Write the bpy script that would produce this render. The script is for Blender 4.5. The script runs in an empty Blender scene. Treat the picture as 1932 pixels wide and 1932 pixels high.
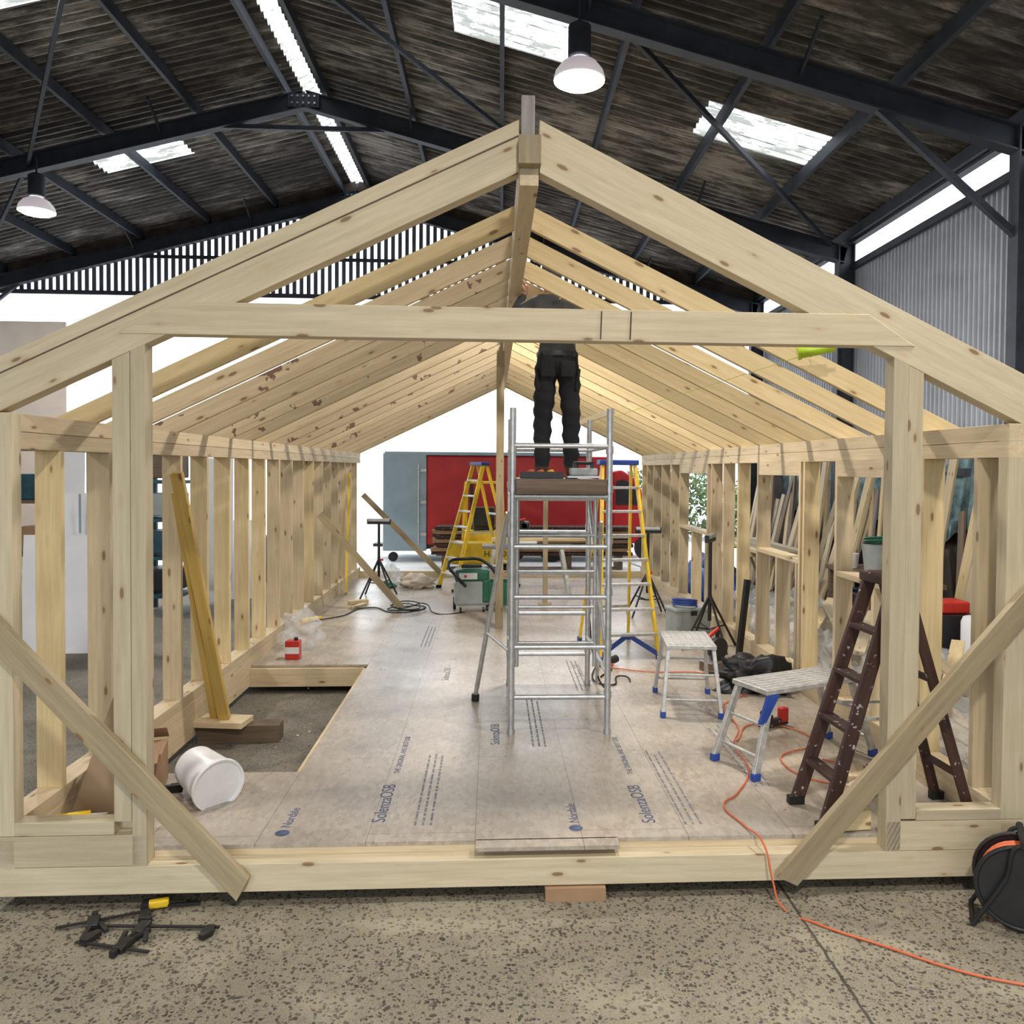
import bpy, bmesh, math, random
from mathutils import Matrix, Vector
random.seed(5)
S=bpy.context.scene
COL=S.collection
V=Vector

# ---------------------------------------------------------------- materials
def new_mat(name):
    m=bpy.data.materials.new(name); m.use_nodes=True
    nt=m.node_tree; b=nt.nodes['Principled BSDF']
    return m,nt,b
def nd(nt,t,**kw):
    n=nt.nodes.new(t)
    for k,v in kw.items(): setattr(n,k,v)
    return n
def ramp(nt,fac,stops,interp='LINEAR'):
    r=nd(nt,'ShaderNodeValToRGB'); r.color_ramp.interpolation=interp
    e=r.color_ramp.elements
    while len(e)<len(stops): e.new(.5)
    for i,(p,c) in enumerate(stops):
        e[i].position=p; e[i].color=(*c,1) if len(c)==3 else c
    nt.links.new(fac,r.inputs[0]); return r.outputs[0]
def mixc(nt,fac,a,b,mode='MIX'):
    n=nd(nt,'ShaderNodeMix',data_type='RGBA',blend_type=mode)
    for s,v in ((0,fac),(6,a),(7,b)):
        if isinstance(v,(int,float)): n.inputs[s].default_value=v
        elif isinstance(v,tuple): n.inputs[s].default_value=(*v,1)
        else: nt.links.new(v,n.inputs[s])
    return n.outputs[2]
def math_(nt,op,a,b=None,c=None):
    n=nd(nt,'ShaderNodeMath',operation=op)
    for i,v in enumerate((a,b,c)):
        if v is None: continue
        if isinstance(v,(int,float)): n.inputs[i].default_value=v
        else: nt.links.new(v,n.inputs[i])
    return n.outputs[0]
def coords(nt,scale=(1,1,1),rnd=False):
    tc=nd(nt,'ShaderNodeTexCoord'); o=tc.outputs['Object']
    if rnd:
        oi=nd(nt,'ShaderNodeObjectInfo')
        cv=nd(nt,'ShaderNodeCombineXYZ')
        k=math_(nt,'MULTIPLY',oi.outputs['Random'],57.)
        for i in range(3): nt.links.new(k,cv.inputs[i])
        a=nd(nt,'ShaderNodeVectorMath',operation='ADD'); nt.links.new(o,a.inputs[0]); nt.links.new(cv.outputs[0],a.inputs[1]); o=a.outputs[0]
    mp=nd(nt,'ShaderNodeMapping'); mp.inputs['Scale'].default_value=scale
    nt.links.new(o,mp.inputs[0]); return mp.outputs[0]
def noise(nt,vec,scale,detail=4,rough=.55):
    n=nd(nt,'ShaderNodeTexNoise'); n.inputs['Scale'].default_value=scale; n.inputs['Detail'].default_value=detail
    n.inputs['Roughness'].default_value=rough; nt.links.new(vec,n.inputs['Vector']); return n.outputs[0]
def bump(nt,b,h,strength=.3,dist=.01):
    n=nd(nt,'ShaderNodeBump'); n.inputs['Strength'].default_value=strength; n.inputs['Distance'].default_value=dist
    nt.links.new(h,n.inputs['Height']); nt.links.new(n.outputs[0],b.inputs['Normal'])
def simple(name,col,rough=.5,metal=0,var=.25,scale=8,bmp=0,stretch=(1,1,1)):
    m,nt,b=new_mat(name)
    v=coords(nt,stretch); n=noise(nt,v,scale)
    a=tuple(max(0,c*(1-var)) for c in col); d=tuple(min(1,c*(1+var)) for c in col)
    nt.links.new(ramp(nt,n,[(.3,a),(.7,d)]),b.inputs['Base Color'])
    b.inputs['Roughness'].default_value=rough; b.inputs['Metallic'].default_value=metal
    if bmp: bump(nt,b,n,bmp)
    return m
def wood(name,c1,c2,knots=True,marks=0.,rough=.6,spots=0):
    m,nt,b=new_mat(name)
    v=coords(nt,(1,1,1),True)
    mp=nd(nt,'ShaderNodeMapping'); mp.inputs['Scale'].default_value=(.9,16,16); nt.links.new(v,mp.inputs[0])
    g=noise(nt,mp.outputs[0],2.2,6,.65)
    col=ramp(nt,g,[(.28,c1),(.5,tuple((x+y)/2 for x,y in zip(c1,c2))),(.72,c2)])
    oi=nd(nt,'ShaderNodeObjectInfo')
    br=math_(nt,'MULTIPLY_ADD',oi.outputs['Random'],.28,.80)
    cc=nd(nt,'ShaderNodeCombineColor')
    for i in range(3): nt.links.new(br,cc.inputs[i])
    col=mixc(nt,1.,col,cc.outputs[0],'MULTIPLY')
    if knots:
        mk=nd(nt,'ShaderNodeMapping'); mk.inputs['Scale'].default_value=(3.4,10,10); nt.links.new(v,mk.inputs[0])
        vo=nd(nt,'ShaderNodeTexVoronoi'); vo.inputs['Scale'].default_value=1.; nt.links.new(mk.outputs[0],vo.inputs['Vector'])
        halo=ramp(nt,vo.outputs['Distance'],[(.09,(1,1,1)),(.24,(0,0,0))])
        col=mixc(nt,math_(nt,'MULTIPLY',halo,.38),col,(.42,.25,.11))
        core=ramp(nt,vo.outputs['Distance'],[(.09,(1,1,1)),(.13,(0,0,0))])
        col=mixc(nt,math_(nt,'MULTIPLY',core,.78),col,(.17,.085,.04))
    if marks:
        dn=noise(nt,v,5.,3,.6)
        col=mixc(nt,math_(nt,'MULTIPLY',ramp(nt,dn,[(.60,(0,0,0)),(.615,(1,1,1))]),marks),col,(.10,.02,.02))
    if spots:
        dn=noise(nt,v,28.,2,.5)
        col=mixc(nt,ramp(nt,dn,[(.66,(0,0,0)),(.70,(1,1,1))]),col,(.40,.38,.36))
    nt.links.new(col,b.inputs['Base Color']); b.inputs['Roughness'].default_value=rough
    bump(nt,b,g,.12,.004)
    return m

M={}
M['pine']=wood('pine_timber',(.53,.42,.255),(.715,.595,.40))
M['pine_m']=wood('marked_pine',(.53,.42,.255),(.715,.595,.40),True,.8)
M['pine_y']=wood('yellow_pine',(.59,.45,.23),(.77,.63,.37))
M['pine_front']=wood('pale_pine',(.49,.415,.27),(.655,.57,.40))
M['pine_dark']=wood('weathered_pine',(.29,.23,.13),(.44,.36,.22))
M['yellow_wood']=wood('yellow_formwork_beam',(.52,.35,.08),(.68,.47,.14))
M['brownwood']=wood('dark_stained_wood',(.035,.014,.011),(.075,.034,.026),False,spots=1)
M['oldwood']=wood('old_brown_board',(.10,.07,.045),(.21,.15,.10),False)
M['greywood']=wood('grey_board',(.17,.16,.15),(.33,.31,.29),False)
M['steel']=simple('painted_steel_dark',(.034,.042,.060),.6,.0,.3,3)
M['alu']=simple('scaffold_aluminium',(.52,.54,.56),.38,.75,.15,20)
M['alu2']=simple('ladder_aluminium',(.50,.50,.48),.45,.4,.25,20)
M['white']=simple('white_plastic',(.82,.82,.83),.35,0,.05)
M['whiteboard']=simple('white_board',(.76,.78,.82),.5,0,.06,2)
M['beigeboard']=simple('beige_board',(.85,.77,.70),.7,0,.06,2)
M['black']=simple('black_plastic',(.014,.014,.016),.45,0,.3)
M['rubber']=simple('black_rubber',(.010,.010,.010),.7,0,.2)
M['red']=simple('red_paint',(.42,.012,.016),.4,0,.12,2)
M['redp']=simple('red_plastic',(.55,.03,.02),.4,0,.1)
M['grey']=simple('grey_plastic',(.36,.40,.39),.5,0,.1)
M['greydoor']=simple('grey_blue_panel',(.26,.34,.38),.5,0,.08,2)
M['green']=simple('green_plastic',(.02,.14,.08),.45,0,.1)
M['yellow']=simple('yellow_fibreglass',(.78,.52,.02),.45,0,.12)
M['blue']=simple('blue_plastic',(.02,.06,.30),.45,0,.15)
M['tarp']=simple('blue_tarpaulin',(.02,.10,.42),.5,0,.5,6,.6)
M['turq']=simple('turquoise_sheet',(.14,.24,.27),.6,0,.8,5,.6)
M['teal']=simple('teal_racking',(.02,.08,.11),.5,0,.3)
M['orange']=simple('orange_cable',(.62,.13,.045),.5,0,.1)
M['lime']=simple('lime_plastic',(.45,.65,.03),.4,0,.1)
M['card']=simple('cardboard',(.34,.21,.12),.8,0,.12,4)
M['fibre']=simple('fibreboard',(.33,.23,.14),.85,0,.1,4)
M['cloth']=simple('dust_sheet_cloth',(.60,.54,.46),.9,0,.2,6,.5)
M['hedge']=simple('hedge_leaves',(.10,.15,.05),.7,0,.6,2)
M['skin']=simple('skin',(.55,.33,.24),.5,0,.06)
M['shirt']=simple('grey_shirt_cloth',(.065,.07,.08),.9,0,.2,12,.3)
M['trouser']=simple('dark_work_trousers',(.010,.011,.015),.85,0,.35,9,.5)
M['boot']=simple('work_boots',(.09,.04,.02),.7,0,.3)
M['ink']=simple('printed_ink',(.06,.09,.18),.6,0,.5,30)
M['inkf']=simple('faded_ink',(.18,.18,.20),.6,0,.4,40)
M['darkwall']=simple('dark_block_wall',(.07,.055,.045),.9,0,.5,3,.3)
M['clad']=simple('grey_wall_cladding',(.42,.46,.52),.6,0,.15,1.5)
M['slat']=simple('gable_slat',(.12,.14,.18),.7,0,.2,2)
M['yard']=simple('pale_yard_concrete',(.72,.72,.70),.9,0,.06,1)
M['asphalt']=simple('forecourt_asphalt',(.22,.21,.20),.9,0,.1,1)

def osb():
    m,nt,b=new_mat('osb_deck')
    v=coords(nt)
    vo=nd(nt,'ShaderNodeTexVoronoi'); vo.inputs['Scale'].default_value=38
    mp=nd(nt,'ShaderNodeMapping'); mp.inputs['Scale'].default_value=(1,.45,1); nt.links.new(v,mp.inputs[0]); nt.links.new(mp.outputs[0],vo.inputs['Vector'])
    sx=nd(nt,'ShaderNodeSeparateColor'); nt.links.new(vo.outputs['Color'],sx.inputs[0])
    fl=ramp(nt,sx.outputs[0],[(0,(.345,.29,.225)),(.5,(.41,.35,.28)),(1,(.475,.415,.335))])
    n=noise(nt,v,1.3,6,.7)
    col=mixc(nt,ramp(nt,n,[(.40,(0,0,0)),(.75,(.6,.6,.6))]),fl,(.44,.415,.38))
    n2=noise(nt,v,34,3)
    col=mixc(nt,ramp(nt,n2,[(.60,(0,0,0)),(.76,(.55,.55,.55))]),col,(.21,.165,.13))
    n3=noise(nt,v,3.2,7,.75)
    col=mixc(nt,ramp(nt,n3,[(.57,(0,0,0)),(.70,(.35,.35,.35))]),col,(.60,.56,.51))
    br=nd(nt,'ShaderNodeTexBrick'); br.offset=.5; br.inputs['Scale'].default_value=1.
    br.inputs['Brick Width'].default_value=2.4; br.inputs['Row Height'].default_value=.6; br.inputs['Mortar Size'].default_value=.0022
    br.inputs['Color1'].default_value=(1,1,1,1); br.inputs['Color2'].default_value=(.93,.93,.94,1); br.inputs['Mortar'].default_value=(.45,.4,.35,1)
    mr=nd(nt,'ShaderNodeMapping'); mr.inputs['Rotation'].default_value=(0,0,math.pi/2); mr.inputs['Location'].default_value=(.2,.27,0)
    nt.links.new(v,mr.inputs[0]); nt.links.new(mr.outputs[0],br.inputs['Vector'])
    col=mixc(nt,1.,col,br.outputs['Color'],'MULTIPLY')
    nt.links.new(col,b.inputs['Base Color'])
    nt.links.new(ramp(nt,n,[(.3,(.22,.22,.22)),(.7,(.40,.40,.40))]),b.inputs['Roughness'])
    bump(nt,b,sx.outputs[1],.08,.002)
    return m
M['osb']=osb()
def concrete():
    m,nt,b=new_mat('exposed_aggregate_concrete')
    v=coords(nt)
    nz=nd(nt,'ShaderNodeTexNoise'); nz.inputs['Scale'].default_value=14; nt.links.new(v,nz.inputs['Vector'])
    vv=nd(nt,'ShaderNodeVectorMath',operation='MULTIPLY_ADD'); nt.links.new(nz.outputs[1],vv.inputs[0]); vv.inputs[1].default_value=(.05,.05,.05); nt.links.new(v,vv.inputs[2])
    vo=nd(nt,'ShaderNodeTexVoronoi'); vo.inputs['Scale'].default_value=50; nt.links.new(vv.outputs[0],vo.inputs['Vector'])
    sc=nd(nt,'ShaderNodeSeparateColor'); nt.links.new(vo.outputs['Color'],sc.inputs[0])
    rad=math_(nt,'MULTIPLY_ADD',sc.outputs[1],.50,.12)
    inside=math_(nt,'LESS_THAN',vo.outputs['Distance'],rad)
    peb=ramp(nt,sc.outputs[0],[(0,(.020,.018,.017)),(.45,(.058,.044,.034)),(.75,(.13,.11,.095)),(1,(.27,.255,.23))])
    n=noise(nt,v,1.6,7,.65); nf=noise(nt,v,120,2)
    base=ramp(nt,nf,[(.3,(.15,.132,.095)),(.7,(.31,.28,.205))])
    sp=nd(nt,'ShaderNodeSeparateXYZ'); nt.links.new(v,sp.inputs[0])
    # spilt sawdust film on the slab in front of the frame
    ex=math_(nt,'POWER',math_(nt,'MULTIPLY',math_(nt,'ADD',sp.outputs[0],.35),1.3),2.); ey=math_(nt,'POWER',math_(nt,'MULTIPLY',math_(nt,'ADD',sp.outputs[1],-4.2),5.),2.)
    patch=math_(nt,'MAXIMUM',math_(nt,'SUBTRACT',1.,math_(nt,'ADD',ex,ey)),0.)
    dust=ramp(nt,math_(nt,'MULTIPLY_ADD',patch,.22,n),[(.50,(0,0,0)),(.70,(.65,.65,.65))])
    base=mixc(nt,dust,base,(.37,.335,.245))
    col=mixc(nt,math_(nt,'MULTIPLY',inside,.9),base,peb)
    col=mixc(nt,math_(nt,'MULTIPLY',dust,.4),col,(.36,.325,.235))
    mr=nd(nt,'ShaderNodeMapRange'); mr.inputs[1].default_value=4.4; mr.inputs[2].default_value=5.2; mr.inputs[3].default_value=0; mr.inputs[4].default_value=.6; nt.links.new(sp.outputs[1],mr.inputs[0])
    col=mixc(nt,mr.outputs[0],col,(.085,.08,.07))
    dx=math_(nt,'ABSOLUTE',math_(nt,'ADD',math_(nt,'MULTIPLY_ADD',nz.outputs[0],.02,-1.605),sp.outputs[0]))
    jl=math_(nt,'LESS_THAN',dx,.008)
    col=mixc(nt,math_(nt,'MULTIPLY',jl,.85),col,(.03,.025,.02))
    nt.links.new(col,b.inputs['Base Color']); b.inputs['Roughness'].default_value=.8
    bump(nt,b,math_(nt,'ADD',math_(nt,'MULTIPLY',inside,.5),nf),.5,.004)
    return m
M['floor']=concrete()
def roofm():
    m,nt,b=new_mat('weathered_corrugated_roof')
    v=coords(nt)
    mp=nd(nt,'ShaderNodeMapping'); mp.inputs['Scale'].default_value=(.35,3.2,1); nt.links.new(v,mp.inputs[0])
    n=noise(nt,mp.outputs[0],2.6,8,.75); n2=noise(nt,v,.35,3)
    a=math_(nt,'MULTIPLY_ADD',n2,.7,math_(nt,'MULTIPLY_ADD',n,1.,-.35))
    col=ramp(nt,a,[(.36,(.023,.021,.020)),(.48,(.068,.063,.058)),(.57,(.18,.17,.16)),(.66,(.44,.43,.41))])
    nt.links.new(col,b.inputs['Base Color']); b.inputs['Roughness'].default_value=.6
    return m
M['roof']=roofm()
def skylight():
    m,nt,b=new_mat('dirty_translucent_rooflight')
    v=coords(nt,(.4,2,1)); n=noise(nt,v,4,8,.75)
    tr=nd(nt,'ShaderNodeBsdfTransparent'); tl=nd(nt,'ShaderNodeBsdfTranslucent'); tl.inputs[0].default_value=(.22,.22,.19,1)
    mx=nd(nt,'ShaderNodeMixShader'); nt.links.new(ramp(nt,n,[(.47,(.05,.05,.05)),(.56,(.95,.95,.95))]),mx.inputs[0])
    nt.links.new(tr.outputs[0],mx.inputs[1]); nt.links.new(tl.outputs[0],mx.inputs[2])
    nt.links.new(mx.outputs[0],nt.nodes['Material Output'].inputs[0]); return m
M['sky']=skylight()
def film(name,al):
    m,nt,b=new_mat(name)
    v=coords(nt); n=noise(nt,v,7,5,.6)
    b.inputs['Base Color'].default_value=(.85,.9,.95,1); b.inputs['Roughness'].default_value=.10
    b.inputs['Alpha'].default_value=al; bump(nt,b,n,.9,.05); return m
M['film']=film('clear_plastic_film',.38)
M['bag']=film('thin_plastic_bag',.22)
def emit(name,col,s):
    m,nt,b=new_mat(name); b.inputs['Emission Color'].default_value=(*col,1); b.inputs['Emission Strength'].default_value=s; return m
M['bulb']=emit('lamp_diffuser_lit',(1,.90,.85),30)
M['glass']=emit('lamp_prismatic_reflector_lit',(.95,.82,.88),.42)

# ---------------------------------------------------------------- geometry helpers
def group(name,loc=(0,0,0),rz=0):
    e=bpy.data.objects.new(name,None); e.empty_display_size=.2; COL.objects.link(e)
    e.location=loc; e.rotation_euler=(0,0,rz); return e
def mkobj(name,verts,faces,mat,parent=None,smooth=False,mtx=None):
    me=bpy.data.meshes.new(name); me.from_pydata([tuple(v) for v in verts],[],faces); me.update()
    if isinstance(mat,list):
        for q in mat: me.materials.append(q)
    else: me.materials.append(mat)
    if smooth:
        for p in me.polygons: p.use_smooth=True
    o=bpy.data.objects.new(name,me); COL.objects.link(o)
    if parent: o.parent=parent
    if mtx is not None: o.matrix_local=mtx
    return o
BF=[(0,3,2,1),(4,5,6,7),(0,1,5,4),(1,2,6,5),(2,3,7,6),(3,0,4,7)]
def bev(o,w,seg=2):
    m=o.modifiers.new('bevel','BEVEL'); m.width=w; m.segments=seg; m.limit_method='ANGLE'; return o
def board(name,p0,p1,w,t,mat,parent=None,up=(0,0,1),s0=0,s1=0,bv=.002):
    """box from p0 to p1; w measured along 'up', t across. s0/s1 shear the end cuts."""
    p0=V(p0);p1=V(p1);d=p1-p0;L=d.length;x=d.normalized();u=V(up);z=(u-x*u.dot(x)).normalized();y=z.cross(x)
    vs=[]
    for zz in(-w/2,w/2):
        for (xx,yy,s) in((0,-t/2,s0),(L,-t/2,s1),(L,t/2,s1),(0,t/2,s0)):
            vs.append((xx-L/2+s*zz,yy,zz))
    mt=Matrix((x,y,z)).transposed().to_4x4(); mt.translation=(p0+p1)/2
    o=mkobj(name,vs,BF,mat,parent,mtx=mt)
    if bv: bev(o,bv,1)
    return o
def box(name,c,s,mat,parent=None,rot=None,bv=0):
    vs=[]
    for zz in(-.5,.5):
        for xx,yy in((-.5,-.5),(.5,-.5),(.5,.5),(-.5,.5)): vs.append((xx*s[0],yy*s[1],zz*s[2]))
    mt=Matrix.Translation(c)
    if rot: mt=mt@Matrix.Rotation(rot[2],4,'Z')@Matrix.Rotation(rot[1],4,'Y')@Matrix.Rotation(rot[0],4,'X')
    o=mkobj(name,vs,BF,mat,parent,mtx=mt)
    if bv: bev(o,bv)
    return o
def boxes(name,lst,mat,parent=None):
    vs=[];fs=[]
    for c,s in lst:
        k=len(vs)
        for zz in(-.5,.5):
            for xx,yy in((-.5,-.5),(.5,-.5),(.5,.5),(-.5,.5)): vs.append((c[0]+xx*s[0],c[1]+yy*s[1],c[2]+zz*s[2]))
        fs+=[tuple(i+k for i in f) for f in BF]
    return mkobj(name,vs,fs,mat,parent)
def lathe(name,prof,mat,parent=None,seg=24,mtx=None,caps=True):
    vs=[];fs=[]
    for r,z in prof:
        for i in range(seg):
            a=2*math.pi*i/seg; vs.append((r*math.cos(a),r*math.sin(a),z))
    n=len(prof)
    for j in range(n-1):
        for i in range(seg):
            a=j*seg+i;b=j*seg+(i+1)%seg; fs.append((a,b,b+seg,a+seg))
    if caps:
        fs.append(tuple(range(seg))[::-1]); fs.append(tuple((n-1)*seg+i for i in range(seg)))
    o=mkobj(name,vs,fs,mat,parent,True,mtx)
    m=o.modifiers.new('es','EDGE_SPLIT'); m.split_angle=math.radians(40)
    return o
def aim(p,d):
    d=V(d).normalized(); q=d.to_track_quat('Z','Y'); m=q.to_matrix().to_4x4(); m.translation=p; return m
def tube(name,p0,p1,r,mat,parent=None,seg=12,r1=None):
    p0=V(p0);d=V(p1)-p0
    return lathe(name,[(r,0),(r if r1 is None else r1,d.length)],mat,parent,seg,aim(p0,d))
def ring(name,c,axis,R,r,mat,parent=None,seg=32,s2=8):
    vs=[];fs=[]
    for i in range(seg):
        a=2*math.pi*i/seg
        for j in range(s2):
            b=2*math.pi*j/s2; rr=R+r*math.cos(b); vs.append((rr*math.cos(a),rr*math.sin(a),r*math.sin(b)))
    for i in range(seg):
        for j in range(s2):
            fs.append((i*s2+j,((i+1)%seg)*s2+j,((i+1)%seg)*s2+(j+1)%s2,i*s2+(j+1)%s2))
    return mkobj(name,vs,fs,mat,parent,True,aim(c,axis))
def cable(name,pts,r,mat,parent=None,cyc=False):
    cu=bpy.data.curves.new(name,'CURVE'); cu.dimensions='3D'; cu.bevel_depth=r; cu.bevel_resolution=2
    sp=cu.splines.new('BEZIER'); sp.bezier_points.add(len(pts)-1)
    for b,p in zip(sp.bezier_points,pts):
        b.co=p; b.handle_left_type=b.handle_right_type='AUTO'
    sp.use_cyclic_u=cyc; cu.materials.append(mat)
    o=bpy.data.objects.new(name,cu); COL.objects.link(o)
    if parent:o.parent=parent
    return o
def prism(name,pts,y0,y1,mat,parent=None,mtx=None,bv=0):
    n=len(pts); vs=[(x,y0,z) for x,z in pts]+[(x,y1,z) for x,z in pts]
    fs=[tuple(range(n)),tuple(range(2*n-1,n-1,-1))]+[(i,i+n,(i+1)%n+n,(i+1)%n) for i in range(n)]
    o=mkobj(name,vs,fs,mat,parent,mtx=mtx)
    bm=bmesh.new(); bm.from_mesh(o.data); bmesh.ops.recalc_face_normals(bm,faces=bm.faces); bm.to_mesh(o.data); bm.free()
    if bv: bev(o,bv)
    return o
def text(name,s,size,mat,loc,rot,parent=None,ext=.0004):
    cu=bpy.data.curves.new(name,'FONT'); cu.body=s; cu.size=size; cu.extrude=ext; cu.materials.append(mat)
    o=bpy.data.objects.new(name,cu); COL.objects.link(o); o.location=loc; o.rotation_euler=rot
    if parent:o.parent=parent
    return o
def blob(name,c,size,mat,seed=0,amp=.25,parent=None,sub=4,flat=True):
    from mathutils import noise as mn
    bm=bmesh.new(); bmesh.ops.create_icosphere(bm,subdivisions=sub,radius=1)
    for v in bm.verts:
        k=1+amp*mn.noise(v.co*2+V((seed*7,seed,3)))+amp*.5*mn.noise(v.co*5+V((seed,9,3)))
        p=v.co*k
        if flat and p.z<-.6: p.z=-.6
        v.co=V((p.x*size[0],p.y*size[1],(p.z+.6)*size[2]/1.6))
    me=bpy.data.meshes.new(name); bm.to_mesh(me); bm.free(); me.materials.append(mat)
    for p in me.polygons:p.use_smooth=True
    o=bpy.data.objects.new(name,me); COL.objects.link(o); o.location=c
    if parent:o.parent=parent
    return o

# ---------------------------------------------------------------- barn shell
RX,RZ,SL=-3.22,8.72,.26
def roofz(x): return RZ-SL*abs(x-RX)
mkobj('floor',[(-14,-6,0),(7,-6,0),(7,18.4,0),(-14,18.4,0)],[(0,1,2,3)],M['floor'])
mkobj('ground_yard',[(-80,18.4,-.002),(80,18.4,-.002),(80,120,-.002),(-80,120,-.002)],[(0,1,2,3)],M['yard'])
mkobj('ground_forecourt',[(-60,-60,-.004),(60,-60,-.004),(60,18.4,-.004),(-60,18.4,-.004)],[(0,1,2,3)],M['asphalt'])
roof=group('ceiling')
def roof_side(sgn,far,holes):
    y0,y1=-4.,18.5; pitch=.17; n=int((y1-y0)/pitch*6)
    bx=sorted(set([RX+sgn*.14,far]+[h[0] for h in holes]+[h[1] for h in holes]+[RX+sgn*d for d in (1.9,3.7,5.5,7.3) if abs(RX+sgn*d-RX)<abs(far-RX)]))
    vs=[];fs=[]
    for i in range(n+1):
        y=y0+(y1-y0)*i/n; a=.034*math.sin(2*math.pi*y/pitch)
        for x in bx: vs.append((x,y,roofz(x)+a))
    m=len(bx)
    for i in range(n):
        yc=y0+(y1-y0)*(i+.5)/n
        for j in range(m-1):
            xc=(bx[j]+bx[j+1])/2
            if any(h[0]<xc<h[1] and h[2]<yc<h[3] for h in holes): continue
            k=i*m+j; fs.append((k,k+1,k+1+m,k+m))
    o=mkobj('roof_sheeting_%s'%('east' if sgn>0 else 'west'),vs,fs,M['roof'],roof,True)
    for q,h in enumerate(holes):
        vs=[];fs=[];nn=int((h[3]-h[2])/pitch*6)
        for i in range(nn+1):
            y=h[2]+(h[3]-h[2])*i/nn; a=.028*math.sin(2*math.pi*y/pitch)
            for x in h[:2]: vs.append((x,y,roofz(x)+a))
        for i in range(nn): fs.append((2*i,2*i+1,2*i+3,2*i+2))
        mkobj('rooflight_panel',vs,fs,M['sky'],roof,True)
roof_side(1,6.05,[(-.64,.92,9.75,10.7),(2.7,4.35,10.55,11.6),(-.6,.9,2.,3.),(2.7,4.3,2.5,3.5)])
roof_side(-1,-12.6,[(-7.2,-5.65,14.1,15.2),(-7.1,-5.5,9.3,10.3),(-7.1,-5.5,3,4)])
mkobj('ridge_rooflight',[(RX-.15,-4,RZ-.02),(RX,-4,RZ+.08),(RX+.15,-4,RZ-.02),(RX-.15,18.5,RZ-.02),(RX,18.5,RZ+.08),(RX+.15,18.5,RZ-.02)],[(0,1,4,3),(1,2,5,4)],M['sky'],roof)
purl=[]
for sgn,far in((1,9.2),(-1,9.3)):
    for d in (.32,1.75,3.2,4.65,6.1,7.55,8.95):
        x=RX+sgn*d; purl.append(((x,7.25,roofz(x)-.13),(.06,22.5,.17)))
boxes('roof_purlins',purl,M['steel'],roof)
def ibeam(name,p0,p1,d,w,parent):
    p0=V(p0);p1=V(p1);x=(p1-p0).normalized();z=V((0,0,1))-x*x.z
    if z.length<.1: z=V((1,0,0))
    z.normalize()
    board(name+'_web',p0,p1,d,.02,M['steel'],parent,up=z,bv=0)
    for s in(-1,1): board(name+'_flange',p0+z*s*d/2,p1+z*s*d/2,.02,w,M['steel'],parent,up=z,bv=0)
for Y in(-.7,4.0,8.7,13.4,18.1):
    g=group('steel_portal_frame',(0,Y,0))
    ibeam('rafter_right',(RX,0,8.3),(5.75,0,8.3-.26*8.97),.26,.16,g)
    ibeam('rafter_left',(RX,0,8.3),(-12.2,0,8.3-.26*8.98),.26,.16,g)
    ibeam('column_right',(5.75,0,0),(5.75,0,6.15),.26,.18,g)
    ibeam('column_left',(-12.2,0,0),(-12.2,0,6.15),.26,.18,g)
    board('knee_brace_right',(4.0,0,6.35),(5.65,0,4.95),.07,.07,M['steel'],g,bv=0)
    board('knee_brace_left',(-10.4,0,6.35),(-12.1,0,4.95),.07,.07,M['steel'],g,bv=0)
    box('apex_plate',(RX,-.06,8.27),(.5,.03,.22),M['steel'],g)
    for i in range(-2,3):
        for zz in(8.22,8.33): tube('bolt',(RX+i*.09,-.075,zz),(RX+i*.09,-.1,zz),.016,M['alu'],g,6)
    board('collar_tie',(-4.9,0,7.85),(-1.6,0,7.85),.07,.05,M['steel'],g,bv=0)
    for x in (-1.5,.9,3.2,-5.5,-8.):
        board('purlin_stay',(x,0,roofz(x)-.42),(x+.02,-.55,roofz(x)-.1),.05,.03,M['steel'],g,bv=0)
br=group('roof_wind_bracing')
board('brace_right_a',(1.1,8.7,7.25),(5.5,13.4,6.15),.07,.05,M['steel'],br,bv=0)
board('brace_left_a',(-4.4,8.7,8.0),(-7.6,13.4,7.15),.07,.05,M['steel'],br,bv=0)
board('brace_left_b',(-7.6,13.4,7.15),(-11.5,18.1,6.2),.07,.05,M['steel'],br,bv=0)
board('brace_centre',(-2.9,8.7,8.1),(1.1,13.4,7.1),.06,.05,M['steel'],br,bv=0)
board('eave_beam_right',(5.85,-4,6.22),(5.85,18.4,6.22),.16,.12,M['steel'],br,bv=0)
board('eave_beam_left',(-12.3,-4,6.22),(-12.3,18.4,6.22),.16,.12,M['steel'],br,bv=0)
def clad(name,x,y0,y1,z0,z1,pitch,amp,mat,parent=None):
    prof=[(0,0),(.35,0),(.45,1),(.9,1)]
    vs=[];fs=[];n=int((y1-y0)/pitch)
    for i in range(n):
        for f,a in prof:
            y=y0+(i+f)*pitch
            vs+=[(x+a*amp,y,z0),(x+a*amp,y,z1)]
    for i in range(len(vs)//2-1): fs.append((2*i,2*i+1,2*i+3,2*i+2))
    return mkobj(name,vs,fs,mat,parent)
wr=group('wall_right')
clad('vertical_cladding',5.95,-4,18.4,2.3,5.82,.11,.045,M['clad'],wr)
box('lower_wall',(6.0,7.2,1.15),(.12,22.4,2.3),M['darkwall'],wr)
for z in(2.35,5.78): box('rail',(5.88,7.2,z),(.08,22.4,.1),M['steel'],wr)
wl=group('wall_left')
clad('vertical_cladding',-12.55,-4,18.4,2.3,5.82,.11,.035,M['clad'],wl)
box('lower_wall',(-12.6,7.2,1.15),(.12,22.4,2.3),M['darkwall'],wl)
wf=group('light_block_wall_front')  # unseen wall added behind the camera to cut light from the open end
box('light_block_left',(-10.2,-4.05,3.2),(4.7,.08,6.4),M['clad'],wf)
box('light_block_right',(4.4,-4.05,3.2),(3.2,.08,6.4),M['clad'],wf)
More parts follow.
